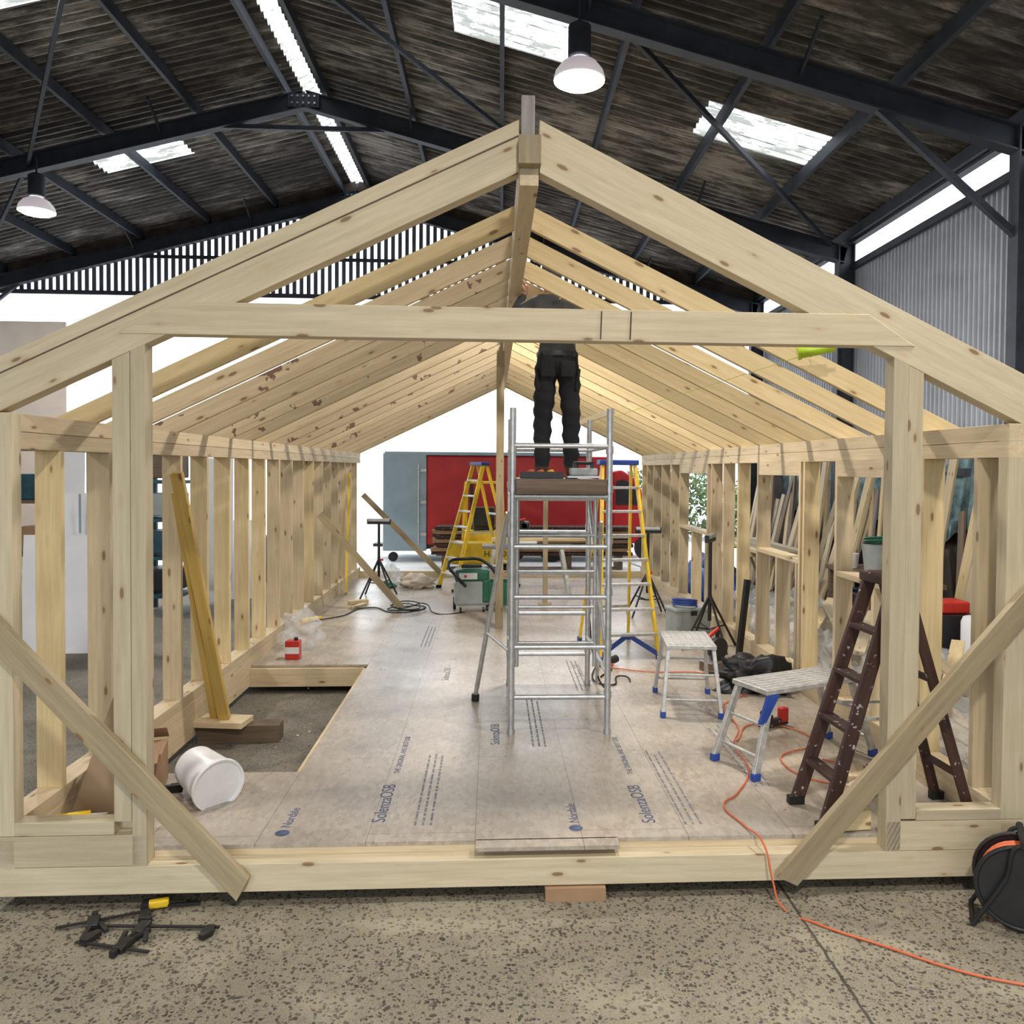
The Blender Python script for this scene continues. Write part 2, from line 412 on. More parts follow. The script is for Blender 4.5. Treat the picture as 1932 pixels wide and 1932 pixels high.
prism('light_block_over',[(-7.85,4.2),(2.8,4.2),(2.8,6.4),(6.0,6.4),(RX,8.75),(-12.5,6.4),(-7.85,6.4)],-4.1,-4.02,M['clad'],wf)
sl=[];x=-12.2
while x<5.9:
    zt=roofz(x)-.05; sl.append(((x,18.25,(6.12+zt)/2),(.085,.025,zt-6.12))); x+=.155
wb=group('wall_back')
boxes('gable_slats',sl,M['slat'],wb)
board('gable_rail_lower',(-12.2,18.2,6.14),(5.8,18.2,6.14),.09,.06,M['steel'],wb,bv=0)
board('gable_rail_upper',(-9,18.2,6.95),(2.6,18.2,6.95),.07,.05,M['steel'],wb,bv=0)
board('verge_board_left',(RX,18.2,8.52),(-12.4,18.2,8.52-.26*9.18),.34,.04,M['darkwall'],wb,bv=0)
board('verge_board_right',(RX,18.2,8.52),(5.95,18.2,8.52-.26*9.17),.34,.04,M['darkwall'],wb,bv=0)
d1=group('door_1')
box('sliding_leaf',(-10.7,17.7,2.75),(2.9,.08,5.3),M['beigeboard'],d1)

# ---------------------------------------------------------------- lamps
def highbay(x,y,z,top,power):
    g=group('high_bay_lamp',(x,y,z))
    lathe('reflector',[(.265,0),(.27,.02),(.25,.09),(.19,.17),(.10,.22),(.10,.22)],M['glass'],g,32,caps=False)
    lathe('diffuser',[(.0,-.06),(.12,-.052),(.21,-.03),(.255,.02)],M['bulb'],g,32,caps=False)
    lathe('gear_housing',[(.09,.22),(.12,.25),(.12,.56),(.06,.60)],M['steel'],g,20)
    tube('hook_rod',(0,0,.6),(0,0,top-z),.015,M['steel'],g)
    L=bpy.data.lights.new('lamp_light','AREA'); L.shape='DISK'; L.size=.45; L.energy=power; L.color=(1,.92,.83)
    o=bpy.data.objects.new('lamp_light',L); COL.objects.link(o); o.parent=g; o.location=(0,0,-.09)
    return g
highbay(.79,8.5,6.4,7.3,330)
highbay(-7.35,13.2,6.35,7.2,330)
highbay(.79,-.9,6.4,7.3,400)  # unseen lamp added behind the camera to brighten the foreground
highbay(-7.3,3.8,6.4,7.2,300)  # added out-of-view lamp, extra fill from the left
highbay(3.6,3.8,6.2,6.6,200)  # added out-of-view lamp, extra fill from the right

# ---------------------------------------------------------------- timber house frame
H=group('timber_frame_house',(.14,4.34,0),.0105)
P,PF,PY=M['pine'],M['pine_front'],M['pine_y']
IN=2.68; TH=.145; LEN=11.1; mid=IN+TH/2
for s in(-1,1):
    board('rim_joist',(s*mid,0,.23),(s*mid,LEN,.23),.30,TH,P,H)
    board('sole_plate',(s*mid,.1,.425),(s*mid,LEN,.425),.09,TH,P,H)
    board('top_plate_lower',(s*mid,0,2.48),(s*mid,LEN,2.48),.09,TH,P,H)
    board('top_plate_upper',(s*mid,0,2.575),(s*mid,LEN,2.575),.095,TH,P,H)
def stud(s,v,z0=.47,z1=2.435,t=.045,m=None): board('stud',(s*mid,v,z0),(s*mid,v,z1),t,TH,m or P,H,up=(0,1,0))
for k in range(18): stud(-1,.5+.6*k,m=random.choice([P,P,PY]))
for v in(.30,.90,2.25,2.95,3.05,4.25,4.95,5.55,6.1,6.3,7.9,8.5,9.2,9.9,10.5,10.98): stud(1,v,m=random.choice([P,P,PY]))
for a,b in((.92,2.23),(3.07,4.23),(6.32,7.88)):
    board('window_header',(mid,a,2.37),(mid,b,2.37),.13,TH,P,H)
    board('window_sill',(mid,a,1.50),(mid,b,1.50),.045,TH,P,H)
    stud(1,a+(b-a)*.5,z1=1.478)
    stud(1,a+.05,z1=1.478)
for s in(-1,1):
    board('corner_post',(s*(IN+.07),.045,.40),(s*(IN+.07),.045,2.62),.14,.09,PF,H,up=(1,0,0))
board('door_post_left',(-2.04,.05,.23),(-2.04,.05,2.97),.075,.10,PF,H,up=(1,0,0),s1=.485)
board('door_post_left_outer',(-2.125,.05,.47),(-2.125,.05,2.925),.09,.10,PF,H,up=(1,0,0),s1=.485)
board('door_post_right',(2.06,.05,.23),(2.06,.05,2.96),.085,.10,PF,H,up=(1,0,0),s1=-.485)
board('door_post_right_outer',(2.145,.05,.41),(2.145,.05,2.915),.085,.10,PF,H,up=(1,0,0),s1=-.485)
board('front_sill',(-2.83,.05,.155),(2.83,.05,.155),.15,.10,PF,H)
board('front_rim',(-2.68,.125,.173),(2.68,.125,.173),.19,.045,P,H)
board('front_sill_left',(-2.83,.05,.315),(-2.003,.05,.315),.165,.10,PF,H)
board('front_sill_right',(2.02,.05,.315),(2.83,.05,.315),.165,.10,PF,H)
board('front_plate_left',(-2.68,.05,.435),(-2.17,.05,.435),.07,.10,PF,H)
board('front_plate_right',(2.19,.05,.43),(2.68,.05,.43),.06,.10,PF,H)
board('tie_beam',(-2.0,.045,3.125),(2.0,.045,3.125),.17,.10,PF,H,s0=1.55,s1=-1.55)
for u in(.39,.55): board('saw_mark',(u,-.0065,3.05),(u+.005,-.0065,3.20),.007,.004,M['brownwood'],H,up=(1,0,0),bv=0)
sl_=.485; ang=math.atan(sl_)
def rafter(s,v,m,t=.045,over=.16,d=.135,top=4.07,x0=.055):
    vt=d/math.cos(ang)
    zc=lambda x: top-sl_*x-vt/2
    x1=IN+TH+over
    board('rafter',(s*x0,v,zc(x0)),(s*x1,v,zc(x1)),d,t,m,H,s0=-math.tan(ang),s1=-math.tan(ang))
rv=[.92+.66*k for k in range(16)]
for s in(-1,1):
    rafter(s,.05,PF,t=.10,over=.3,top=4.235,d=.25)
    for k,v in enumerate(rv):
        if v<LEN-.2: rafter(s,v,PY if s>0 else (M['pine_m'] if k in(2,4,5,7,9,11) else random.choice([P,P,PY])))
    rafter(s,LEN-.03,P)
board('front_rafter_splice_left',(-.06,-.003,4.235-.03-.085),(-3.1,-.003,4.235-sl_*3.1-.085),.005,.01,M['oldwood'],H,bv=0)
board('ridge_beam',(0,.0,3.985),(0,LEN,3.985),.25,.10,P,H)
board('ridge_end_upper',(-.01,-.03,4.09),(-.01,-.03,4.31),.07,.06,M['greywood'],H,up=(1,0,0))
board('ridge_end_lower',(-.0,-.04,3.95),(-.0,-.04,4.10),.12,.07,M['pine_dark'],H,up=(1,0,0))
board('ridge_prop',(-.09,6.05,.29),(-.09,6.05,3.86),.10,.07,M['pine_dark'],H,up=(1,0,0))
board('back_sill',(-2.68,LEN-.05,.34),(2.68,LEN-.05,.34),.12,.10,P,H)
for v in [1.185,4.135]+[.6*i for i in range(1,19) if not(1.1<.6*i<4.2)]:
    board('floor_joist',(-2.68,v,.168),(2.68,v,.168),.19,.045,P,H)
for v in(1.8,2.4,3.0,3.6): board('floor_joist',(-1.47,v,.168),(2.68,v,.168),.19,.045,P,H)
board('hole_trimmer',(-1.49,1.16,.168),(-1.49,4.16,.168),.19,.045,P,H)
boxes('osb_floor_deck',[((.605,5.6,.279),(4.15,11.0,.022)),((-2.075,.63,.279),(1.21,1.06,.022)),((-2.075,7.63,.279),(1.21,6.94,.022)),((.13,.06,.279),(.79,.10,.022))],M['osb'],H)
def deck_text(u,v,s,size,m,parent=H): text('board_print',s,size,m,(u,v,.2905),(0,0,math.pi/2),parent)
deck_text(-.80,.35,'SolenzaOSB',.115,M['ink']); deck_text(.78,.28,'SolenzaOSB',.115,M['ink']); deck_text(-.12,1.65,'SolenzaOSB',.10,M['ink'])
deck_text(.78,1.03,'THE ORIGINAL AND BEST OSB',.055,M['ink']); deck_text(-.80,1.10,'THE ORIGINAL AND BEST OSB',.055,M['ink'])
deck_text(-.60,3.5,'SolenzaOSB',.10,M['inkf']); deck_text(.74,3.6,'SolenzaOSB',.10,M['inkf']); deck_text(1.7,2.2,'SolenzaOSB',.10,M['inkf'])
for (u,v) in((-1.33,.16),(.33,.16)):
    deck_text(u,v+.14,'Nordale',.08,M['ink'])
    lathe('print_mark',[(.04,.2903),(.04,.2908)],M['ink'],H,20,Matrix.Translation((u-.025,v+.07,0)))
rows=[]
for (u,v) in((-.62,.3),(.95,.25),(.62,3.1),(-1.0,5),(.13,1.6),(1.55,.8)):
    for r in range(3):
        q=v
        while q<v+1.15:
            L=random.uniform(.03,.12); rows.append(((u+r*.045,q+L/2,.2905),(.014,L,.0006))); q+=L+.02
boxes('board_small_print',rows,M['inkf'],H)
board('temporary_brace_left',(-1.49,-.03,.115),(-3.0,-.03,1.76),.125,.045,M['pine_dark'],H,up=(1,0,1),s0=.35)
board('temporary_brace_right',(1.44,-.03,.10),(2.98,-.03,1.86),.125,.045,M['pine_dark'],H,up=(-1,0,1),s0=-.3)
board('raking_brace',(-2.6,7.1,1.70),(-1.5,7.4,.33),.10,.045,M['pine_dark'],H)
board('raking_brace',(-2.6,10.9,1.85),(-1.15,11.0,.36),.10,.045,M['pine_dark'],H)
board('ceiling_brace',(1.05,7.6,3.02),(1.55,7.2,3.2),.08,.03,PF,H)
board('yellow_straight_edge',(-2.62,9.6,2.25),(-2.55,8.9,.31),.10,.03,M['yellow'],H)
for u,v in((.28,.1),(-2.4,.3),(2.2,.3),(-2.4,5),(2.4,5),(-2.4,10.5),(2.4,10.5),(0,5),(0,10.5)):
    box('packer',(u,v,.037),(.33,.25,.072),M['card'] if u==.28 else M['oldwood'],H)
for v in(3.,6,9): board('ground_bearer',(-1.0 if 1<v<4.2 else -2.6,v,.038),(2.6,v,.038),.072,.12,M['oldwood'],H)
board('sill_gap_shade_strip',(-2.8,.30,.038),(2.8,.30,.038),.074,.14,M['brownwood'],H)  # dark strip put in to paint the shade in the gap under the sill
chips=[]
for i in range(170):
    u=random.uniform(-1.9,2.5); v=random.uniform(.2,8); s=random.uniform(.004,.014); chips.append(((u,v,.2925),(s,s*random.uniform(.6,2.5),.004)))
boxes('sawdust_chips',chips,PY,H)

g=group('leaning_yellow_beams')
board('beam_a',(-2.33,6.92,.21),(-2.50,6.35,2.30),.09,.05,M['yellow_wood'],g,up=(1,0,0))
board('beam_b',(-2.42,6.98,.21),(-2.53,6.45,2.15),.09,.05,M['yellow_wood'],g,up=(1,0,0))
g=group('timber_offcuts')
box('block_bottom',(-2.22,7.0,.075),(.68,.17,.15),M['oldwood'],g,(0,0,.05),.004)
box('block_top',(-2.35,6.95,.18),(.42,.24,.05),P,g,(0,0,-.12),.003)
g=group('wood_offcut'); box('block',(2.03,4.54,.35),(.20,.12,.11),PY,g,(0,0,.1),.004)
g=group('wood_offcut'); box('block',(-2.15,12.3,.32),(.3,.1,.05),PY,g,(0,0,.6),.004); box('block_b',(-2.1,12.0,.31),(.4,.08,.03),PY,g,(0,0,1.2),.003)
g=group('wood_offcut'); box('block',(2.40,5.1,.315),(.34,.14,.05),PF,g,(0,0,.7),.003); box('block_b',(2.40,5.3,.32),(.3,.12,.05),P,g,(0,0,1.3),.003)
for i in range(3): tube('nail',(2.38+.05*i,5.1,.34),(2.39+.05*i,5.1,.45),.004,M['black'],g,6)
g=group('string_line_reel'); tube('reel_body',(1.90,5.07,3.10),(2.10,5.03,3.14),.035,M['lime'],g,16); tube('end_cap',(1.88,5.075,3.097),(1.90,5.07,3.10),.042,M['lime'],g,16); tube('crank',(2.10,5.03,3.14),(2.15,5.02,3.15),.012,M['black'],g); board('hook',(2.02,5.05,3.13),(2.02,5.22,3.10),.01,.01,M['alu'],g)
cable('string_line',[(1.9,5.07,3.08),(1.2,8.0,2.9),(.7,11.5,2.7)],.002,M['lime'])

# ---------------------------------------------------------------- scaffold tower
T=group('scaffold_tower')
xs=(.09,.84); ys=(6.22,7.68)
for x in xs:
    for y in ys:
        tube('upright',(x,y,.31),(x,y,2.82),.025,M['alu'],T)
        tube('foot',(x,y,.291),(x,y,.33),.03,M['alu'],T)
        for z in(.60,1.0,1.4,1.8,2.2,2.5): tube('collar',(x,y,z-.03),(x,y,z+.03),.031,M['alu'],T)
for y in ys:
    for z in(.58,.97,1.36,1.75,2.14,2.53): tube('rung',(xs[0],y,z),(xs[1],y,z),.02,M['alu'],T)
for y in(6.7,):
    for x in(.14,.79): tube('inner_upright',(x,y,.7),(x,y,2.2),.017,M['alu'],T)
    for z in(.9,1.2,1.5,1.8,2.1): tube('inner_rung',(.14,y,z),(.79,y,z),.014,M['alu'],T)
for x in xs:
    tube('guard_rail',(x,ys[0],2.53),(x,ys[1],2.53),.02,M['alu'],T)
    tube('ledger',(x,ys[0],2.12),(x,ys[1],2.12),.02,M['alu'],T)
    tube('diagonal',(x,ys[0],.75),(x,ys[1],2.1),.017,M['alu'],T)
    tube('ledger_low',(x,ys[0],.75),(x,ys[1],.75),.018,M['alu'],T)
box('platform_deck',(.465,6.95,2.245),(.66,1.5,.05),M['greywood'],T,bv=.004)
box('platform_edge',(.465,6.2,2.215),(.70,.03,.12),M['oldwood'],T,bv=.004)
tube('outrigger',(.06,6.45,2.0),(-.20,7.1,.42),.021,M['alu'],T)
tube('outrigger_stub',(-.20,7.1,.42),(-.215,7.13,.33),.019,M['alu'],T)
tube('outrigger_foot',(-.215,7.13,.291),(-.213,7.127,.35),.035,M['rubber'],T)
tube('outrigger_stay',(.07,6.4,.9),(-.12,6.9,.95),.014,M['alu'],T)
tube('outrigger_2',(.86,6.9,1.9),(.92,7.55,.33),.018,M['alu'],T)

# ---------------------------------------------------------------- builder (skinned figure)
def skin_mesh(verts,edges,radii,sub=2):
    me=bpy.data.meshes.new('tmp'); me.from_pydata(verts,edges,[]); o=bpy.data.objects.new('tmp',me); COL.objects.link(o)
    m=o.modifiers.new('s','SKIN'); m.use_smooth_shade=True
    sv=me.skin_vertices[0].data
    for i,r in enumerate(radii):
        sv[i].radius=r if isinstance(r,tuple) else (r,r); sv[i].use_root=(i==0)
    q=o.modifiers.new('ss','SUBSURF'); q.levels=sub; q.render_levels=sub
    bpy.context.view_layer.update(); dg=bpy.context.evaluated_depsgraph_get()
    res=bpy.data.meshes.new_from_object(o.evaluated_get(dg)); bpy.data.objects.remove(o); return res
def hand_chains(w,d,n,side):
    w=V(w);d=V(d).normalized();n=V(n).normalized();s=V(side).normalized()
    out=[]
    out.append(([w-d*.02,w+d*.03,w+d*.085],[(0,1),(1,2)],[(.028,.022),(.036,.018),(.034,.015)]))
    for k,(off,L) in enumerate(((.030,.070),(.010,.080),(-.010,.074),(-.029,.058))):
        b=w+d*.07+s*off; k1=b+d*L*.45+n*.006; k2=k1+d*L*.22+n*L*.32; k3=k2-d*L*.1+n*L*.30
        out.append(([b,k1,k2,k3],[(0,1),(1,2),(2,3)],[.010,.0095,.0088,.0078]))
    t0=w+d*.02+s*.025; t1=t0+s*.028+d*.025+n*.01; t2=t1+d*.03+n*.022; t3=t2+d*.015+n*.02
    out.append(([t0,t1,t2,t3],[(0,1),(1,2),(2,3)],[.014,.012,.0105,.009]))
    return out
def builder(loc):
    g=group('builder',loc)
    vs=[(0,0,.96),(0,0,1.08),(-.01,.01,1.25),(-.02,.02,1.40),(-.03,.01,1.49),(-.04,.015,1.56),
        (-.09,0,.90),(-.115,.025,.50),(-.12,-.01,.10),(-.125,.03,.05),(-.135,.15,.035),
        (.09,0,.90),(.115,.025,.50),(.12,-.01,.10),(.125,.03,.05),(.135,.15,.035),
        (-.19,.0,1.41),(-.36,.03,1.33),(-.27,.13,1.52),
        (.17,.0,1.40),(.31,.03,1.14),(.27,.15,1.17)]
    ed=[(0,1),(1,2),(2,3),(3,4),(4,5),(0,6),(6,7),(7,8),(8,9),(9,10),(0,11),(11,12),(12,13),(13,14),(14,15),(3,16),(16,17),(17,18),(3,19),(19,20),(20,21)]
    rd=[(.165,.12),(.15,.11),(.165,.115),(.165,.11),.06,.055,
        .108,.082,.066,.052,.040,.108,.082,.066,.052,.040, .075,.052,.032,.075,.052,.032]
    me=skin_mesh(vs,ed,rd,2)
    for k in('trouser','shirt','boot','skin'): me.materials.append(M[k])
    from mathutils import noise as mn
    for v in me.vertices:
        z=v.co.z
        if .12<z<1.4: v.co+=v.normal*(.010*mn.noise(v.co*14)+.006*math.sin(z*55+v.co.x*20)*(1 if z<.9 else .5))
    for p in me.polygons:
        c=p.center
        p.material_index=2 if c.z<.09 else (0 if c.z<1.0 else (3 if c.z>1.50 and abs(c.x+.04)<.09 else 1)); p.use_smooth=True
    o=bpy.data.objects.new('body',me); COL.objects.link(o); o.parent=g
    bm=bmesh.new(); bmesh.ops.create_uvsphere(bm,u_segments=28,v_segments=20,radius=1)
    for v in bm.verts:
        x,y,z=v.co; w=.076-(.014 if z<-.2 else 0)*min(1,(-z-.2)*2)
        nx=x*w; ny=y*.095; nz=z*.118
        if y>.85 and abs(x)<.3 and -.35<z<.12: ny+=.022*(1-abs(x)/.3)
        if y>.6 and .02<z<.2 and .2<abs(x)<.55: ny-=.006
        v.co=(nx,ny,nz)
    hm=bpy.data.meshes.new('head'); bm.to_mesh(hm); bm.free(); hm.materials.append(M['skin'])
    for p in hm.polygons:p.use_smooth=True
    h=bpy.data.objects.new('head',hm); COL.objects.link(h); h.parent=g
    hmx=Matrix.Translation((-.05,.03,1.655))@Matrix.Rotation(.35,4,'X'); h.matrix_local=hmx
    for s in(-1,1):
        e=lathe('ear',[(.004,-.006),(.022,0),(.018,.008),(.006,.01)],M['skin'],g,12); e.matrix_local=hmx@Matrix.Translation((s*.076,-.005,0))@Matrix.Rotation(math.pi/2*s,4,'Y')
        e=lathe('eye',[(.001,-.011),(.009,-.006),(.011,0),(.009,.006),(.001,.011)],M['white'],g,12); e.matrix_local=hmx@Matrix.Translation((s*.03,.083,.012))
    e=box('mouth',(0,0,0),(.045,.006,.008),M['redp'],g); e.matrix_local=hmx@Matrix.Translation((0,.083,-.06))
    e=lathe('cap',[(.078,-.03),(.086,.0),(.087,.03),(.078,.075),(.05,.105),(.001,.12)],M['shirt'],g,24,caps=False); e.matrix_local=hmx@Matrix.Translation((0,-.005,.015))@Matrix.Diagonal((1,1.2,1,1))
    e=box('cap_peak',(0,0,0),(.13,.09,.008),M['shirt'],g,bv=.003); e.matrix_local=hmx@Matrix.Translation((0,.13,.03))
    lathe('belt',[(.168,0),(.172,.02),(.168,.04)],M['black'],g,28,Matrix.Translation((0,0,.985))@Matrix.Diagonal((1,.76,1,1)),caps=False)
    for s in(-1,1):
        box('holster_pocket',(s*.160,-.04,.80),(.03,.09,.18),M['trouser'],g,(0,s*.12,0),.012)
        box('back_pocket',(s*.08,-.113,.88),(.11,.02,.13),M['trouser'],g,None,.006)
        lathe('boot_sole',[(.052,0),(.055,.012),(.05,.028)],M['rubber'],g,20,Matrix.Translation((s*.128,.07,0))@Matrix.Diagonal((.95,2.6,1,1)))
    for (w,d,n,sd) in (((-.27,.13,1.52),(.0,.1,1),(-1,.2,0),(0,-1,.1)),((.27,.15,1.17),(-.1,.35,1),(0,1,-.3),(-1,0,.1))):
        parts=bmesh.new()
        for vv,ee,rr in hand_chains(w,d,n,sd):
            q=skin_mesh([tuple(a) for a in vv],ee,rr,2); parts.from_mesh(q); bpy.data.meshes.remove(q)
        hmn=bpy.data.meshes.new('hand'); parts.to_mesh(hmn); parts.free(); hmn.materials.append(M['skin'])
        for p in hmn.polygons:p.use_smooth=True; 
        ho=bpy.data.objects.new('hand',hmn); COL.objects.link(ho); ho.parent=g
    text('shirt_print','mavida',.085,M['white'],(.0,-.13,1.43),(math.pi/2,0,0),g,.002)
    g.scale=(1.06,1.06,1.06)
    return g
builder((.48,6.98,2.27))
g=group('cordless_planer')
box('body',(.66,6.45,2.33),(.22,.09,.06),M['grey'],g,(0,0,.1),.012); tube('handle',(.58,6.45,2.40),(.74,6.46,2.40),.014,M['black'],g); box('grip_a',(.59,6.45,2.37),(.03,.03,.06),M['black'],g); box('grip_b',(.73,6.46,2.37),(.03,.03,.06),M['black'],g); box('sole',(.66,6.45,2.29),(.26,.1,.015),M['alu'],g)
g=group('tool_tray')
box('tray',(.32,6.42,2.29),(.34,.2,.03),M['black'],g,None,.005); box('tray_lip',(.32,6.33,2.31),(.34,.01,.04),M['black'],g)
for i,c in enumerate(('orange','orange','yellow')): tube('screwdriver_handle',(.22+i*.08,6.4,2.32),(.25+i*.08,6.5,2.33),.02,M[c],g)

# ---------------------------------------------------------------- ladders
def stepladder(name,loc,rz,h,wb,wt,spread,rail,tread,capm,n,rw=.07,rt=.03,rear=None,nrear=2,footm=None):
    g=group(name,loc,rz); rear=rear or rail; footm=footm or M['rubber']
    for s in(-1,1):
        board('front_rail',(s*wb/2,-spread/2,.0),(s*wt/2,-.03,h),rw,rt,rail,g,up=(0,1,0))
        board('rear_rail',(s*wb*.46,spread/2,.0),(s*wt*.45,.05,h),rw*.75,rt*.8,rear,g,up=(0,1,0))
        box('foot',(s*wb/2,-spread/2,.025),(rt*1.6,rw*1.2,.05),footm,g)
        box('rear_foot',(s*wb*.46,spread/2,.025),(rt*1.5,rw,.05),footm,g)
        k=.45
        board('spreader',(s*(wb+(wt-wb)*k)/2,-spread/2*(1-k),h*k),(s*(wb+(wt-wb)*k)*.46,spread/2*(1-k),h*k),.02,.006,M['alu2'],g)
    for i in range(1,n+1):
        k=i/(n+1); w=wb+(wt-wb)*k
        box('tread',(0,-spread/2*(1-k)-.03*k,h*k),(w,.085,.028),tread,g,None,.003)
    for i in range(nrear):
        k=(i+.5)/nrear*.8; w=(wb+(wt-wb)*k)*.92
        box('rear_bar',(0,spread/2*(1-k)+.05*k,h*k),(w,.025,.035),tread,g)
    box('top_cap',(0,0,h+.02),(wt+.08,.16,.06),capm,g,None,.012)
    return g
stepladder('yellow_stepladder',(-.37,14.0,.291),math.radians(-60),2.12,.6,.36,1.25,M['yellow'],M['alu2'],M['blue'],7)
lg=stepladder('yellow_stepladder',(1.33,9.15,.291),math.radians(8),2.12,.66,.38,1.05,M['yellow'],M['alu2'],M['blue'],7,footm=M['blue'])
for s in(-1,1): board('blue_brace',(0,-.46,.26),(s*.33,-.52,.05),.05,.02,M['blue'],lg)
g=stepladder('wooden_stepladder',(2.31,4.72,.291),math.radians(-86),1.40,.38,.28,.92,M['brownwood'],M['brownwood'],M['brownwood'],4,rw=.08,rt=.03,nrear=2)

def hopup(name,loc,rz,L,W,h,splay,br=()):
    g=group(name,loc,rz)
    box('platform',(0,0,h),(L,W,.035),M['alu2'],g,None,.006)
    for i in range(7): box('tread_rib',(0,-W/2+W*(i+.5)/7,h+.019),(L-.04,W/16,.006),M['alu2'],g)
    for sx in(-1,1):
        for sy in(-1,1):
            board('leg',(sx*(L/2-.05),sy*(W/2-.02),h-.02),(sx*(L/2-.05+splay),sy*(W/2+.03),.03),.05,.03,M['alu2'],g,up=(1,0,0))
            box('foot',(sx*(L/2-.05+splay),sy*(W/2+.03),.025),(.06,.045,.05),M['blue'],g,None,.006)
            if (sx,sy) in br: prism('corner_bracket',[(sx*(L/2),h-.02),(sx*(L/2-.10),h-.02),(sx*(L/2+.02),h-.2),(sx*(L/2+.07),h-.2)],sy*W/2-.012,sy*W/2+.012,M['blue'],g)
        for z,k in((.14,.8),(.34,.35)):
            xx=sx*(L/2-.05+splay*(1-z/h)); tube('leg_rung',(xx,-(W/2+.02),z),(xx,W/2+.02,z),.012,M['alu2'],g)
    return g
hopup('hop_up_platform',(2.12,5.66,.291),math.radians(24),.86,.36,.56,.17,((-1,-1),))
hopup('hop_up_platform',(1.64,6.98,.291),math.radians(84),.62,.42,.57,.12)

# ---------------------------------------------------------------- loose items
bm_=aim((-1.93,5.17,.452),(.62,-.62,-.10))
g=group('white_bucket')
lathe('pail',[(.001,0),(.125,0),(.13,.01),(.150,.30),(.156,.30),(.158,.33),(.150,.33)],M['white'],g,36,bm_,caps=False)
lathe('lid',[(.001,.318),(.145,.318),(.150,.332),(.161,.335),(.163,.315),(.158,.31)],M['white'],g,36,bm_,caps=False)
g=group('cardboard_box',(-2.33,5.20,.291),.25)
box('carton',(0,0,.13),(.38,.30,.26),M['card'],g,None,.004)
box('flap_a',(0,-.2,.28),(.37,.16,.006),M['card'],g,(.45,0,0)); box('flap_b',(0,.18,.30),(.37,.14,.006),M['card'],g,(-.7,0,0)); box('tape',(0,-.151,.13),(.05,.002,.26),M['fibre'],g)
g=group('fibreboard_sheet'); prism('panel',[(-2.50,.30),(-2.20,.30),(-2.17,.92),(-2.25,1.0)],4.78,4.80,M['fibre'],g)
g=group('yellow_caulk_tube'); tube('cartridge',(-2.52,4.66,.335),(-2.35,4.72,.335),.03,M['yellow'],g); tube('nozzle',(-2.35,4.72,.335),(-2.27,4.75,.335),.012,M['white'],g,r1=.003); tube('plunger',(-2.52,4.66,.335),(-2.6,4.63,.335),.008,M['alu'],g)
g=group('hand_clamp'); board('jaw_a',(-2.0,5.3,.32),(-1.78,5.42,.33),.05,.03,M['black'],g); board('jaw_b',(-2.0,5.15,.32),(-2.12,5.0,.36),.05,.03,M['black'],g); board('bar',(-2.1,5.22,.31),(-1.75,5.3,.31),.02,.01,M['black'],g)
g=group('red_tin',(-2.22,8.75,.291)); box('can',(0,0,.10),(.15,.12,.20),M['redp'],g,None,.01); box('label',(0,-.061,.10),(.15,.004,.07),M['white'],g); tube('spout',(.03,0,.2),(.03,0,.23),.022,M['black'],g)
blob('plastic_bag',(-2.28,9.3,.291),(.22,.2,.40),M['bag'],3,.6)
blob('plastic_bag',(-1.95,14.4,.291),(.18,.2,.32),M['film'],6,.6)
blob('dust_sheet',(-1.45,14.0,.291),(.28,.20,.22),M['cloth'],5,.5)
blob('shopping_bag',(-1.92,13.95,.291),(.12,.1,.10),M['green'],8,.5)
def roller_stand(loc,h=1.18):
    g=group('roller_stand',loc)
    tube('column',(0,0,.32),(0,0,h),.022,M['black'],g); box('head',(0,0,h),(.36,.05,.03),M['black'],g)
    tube('roller',(-.17,0,h+.045),(.17,0,h+.045),.03,M['alu'],g,16)
    for s in(-1,1): box('bracket',(s*.18,0,h+.03),(.012,.05,.08),M['black'],g)
    for i in range(4):
        a=math.pi/4+i*math.pi/2; d=V((math.cos(a),math.sin(a),0))*.36
        tube('leg',(0,0,.62),(d.x,d.y,.01),.014,M['black'],g); tube('stay',(0,0,.22),(d.x*.6,d.y*.6,.26),.009,M['black'],g)
    box('knob',(.04,0,.6),(.06,.03,.03),M['redp'],g)
    return g
roller_stand((-1.93,12.9,.291)); roller_stand((2.08,11.3,.291)); roller_stand((2.42,9.2,.291),1.25).rotation_euler=(0,0,1.1)
g=group('vacuum_extractor',(-.42,11.75,.291),.1)
box('tub',(0,0,.27),(.50,.40,.36),M['grey'],g,None,.04); box('motor_head',(0,0,.52),(.50,.40,.17),M['green'],g,None,.04); box('side_band',(.20,-.02,.30),(.12,.39,.34),M['green'],g,None,.03)
box('handle_top',(0,0,.64),(.30,.06,.05),M['black'],g,None,.015); box('control_panel',(-.06,-.205,.52),(.26,.01,.09),M['white'],g); lathe('switch',[(.02,0),(.02,.02)],M['redp'],g,16,aim((-.1,-.212,.52),(0,-1,0)))
for s in(-1,1): tube('wheel',(s*.26,.12,.09),(s*.22,.12,.09),.09,M['black'],g,20); tube('castor',(s*.18,-.17,.035),(s*.15,-.17,.035),.035,M['black'],g,14)
cable('hose',[(-.1,-.2,.38),(-.2,-.35,.5),(-.33,-.1,.7),(-.1,.05,.74),(.2,-.05,.70),(.38,-.2,.35),(.2,-.35,.06)],.024,M['black'],g)
g=group('plastic_crate',(-.02,12.35,.291)); 
for s in(-1,1):
    box('side',(s*.17,0,.17),(.02,.4,.34),M['green'],g); box('end',(0,s*.2,.17),(.36,.02,.34),M['green'],g)
box('base',(0,0,.01),(.36,.4,.02),M['green'],g); box('power_tool',(0,0,.32),(.12,.3,.14),M['black'],g,None,.03)
c=[(-2.5,10.8,.31),(-2.2,11.2,.30),(-1.9,11.9,.30),(-1.5,11.5,.30)]
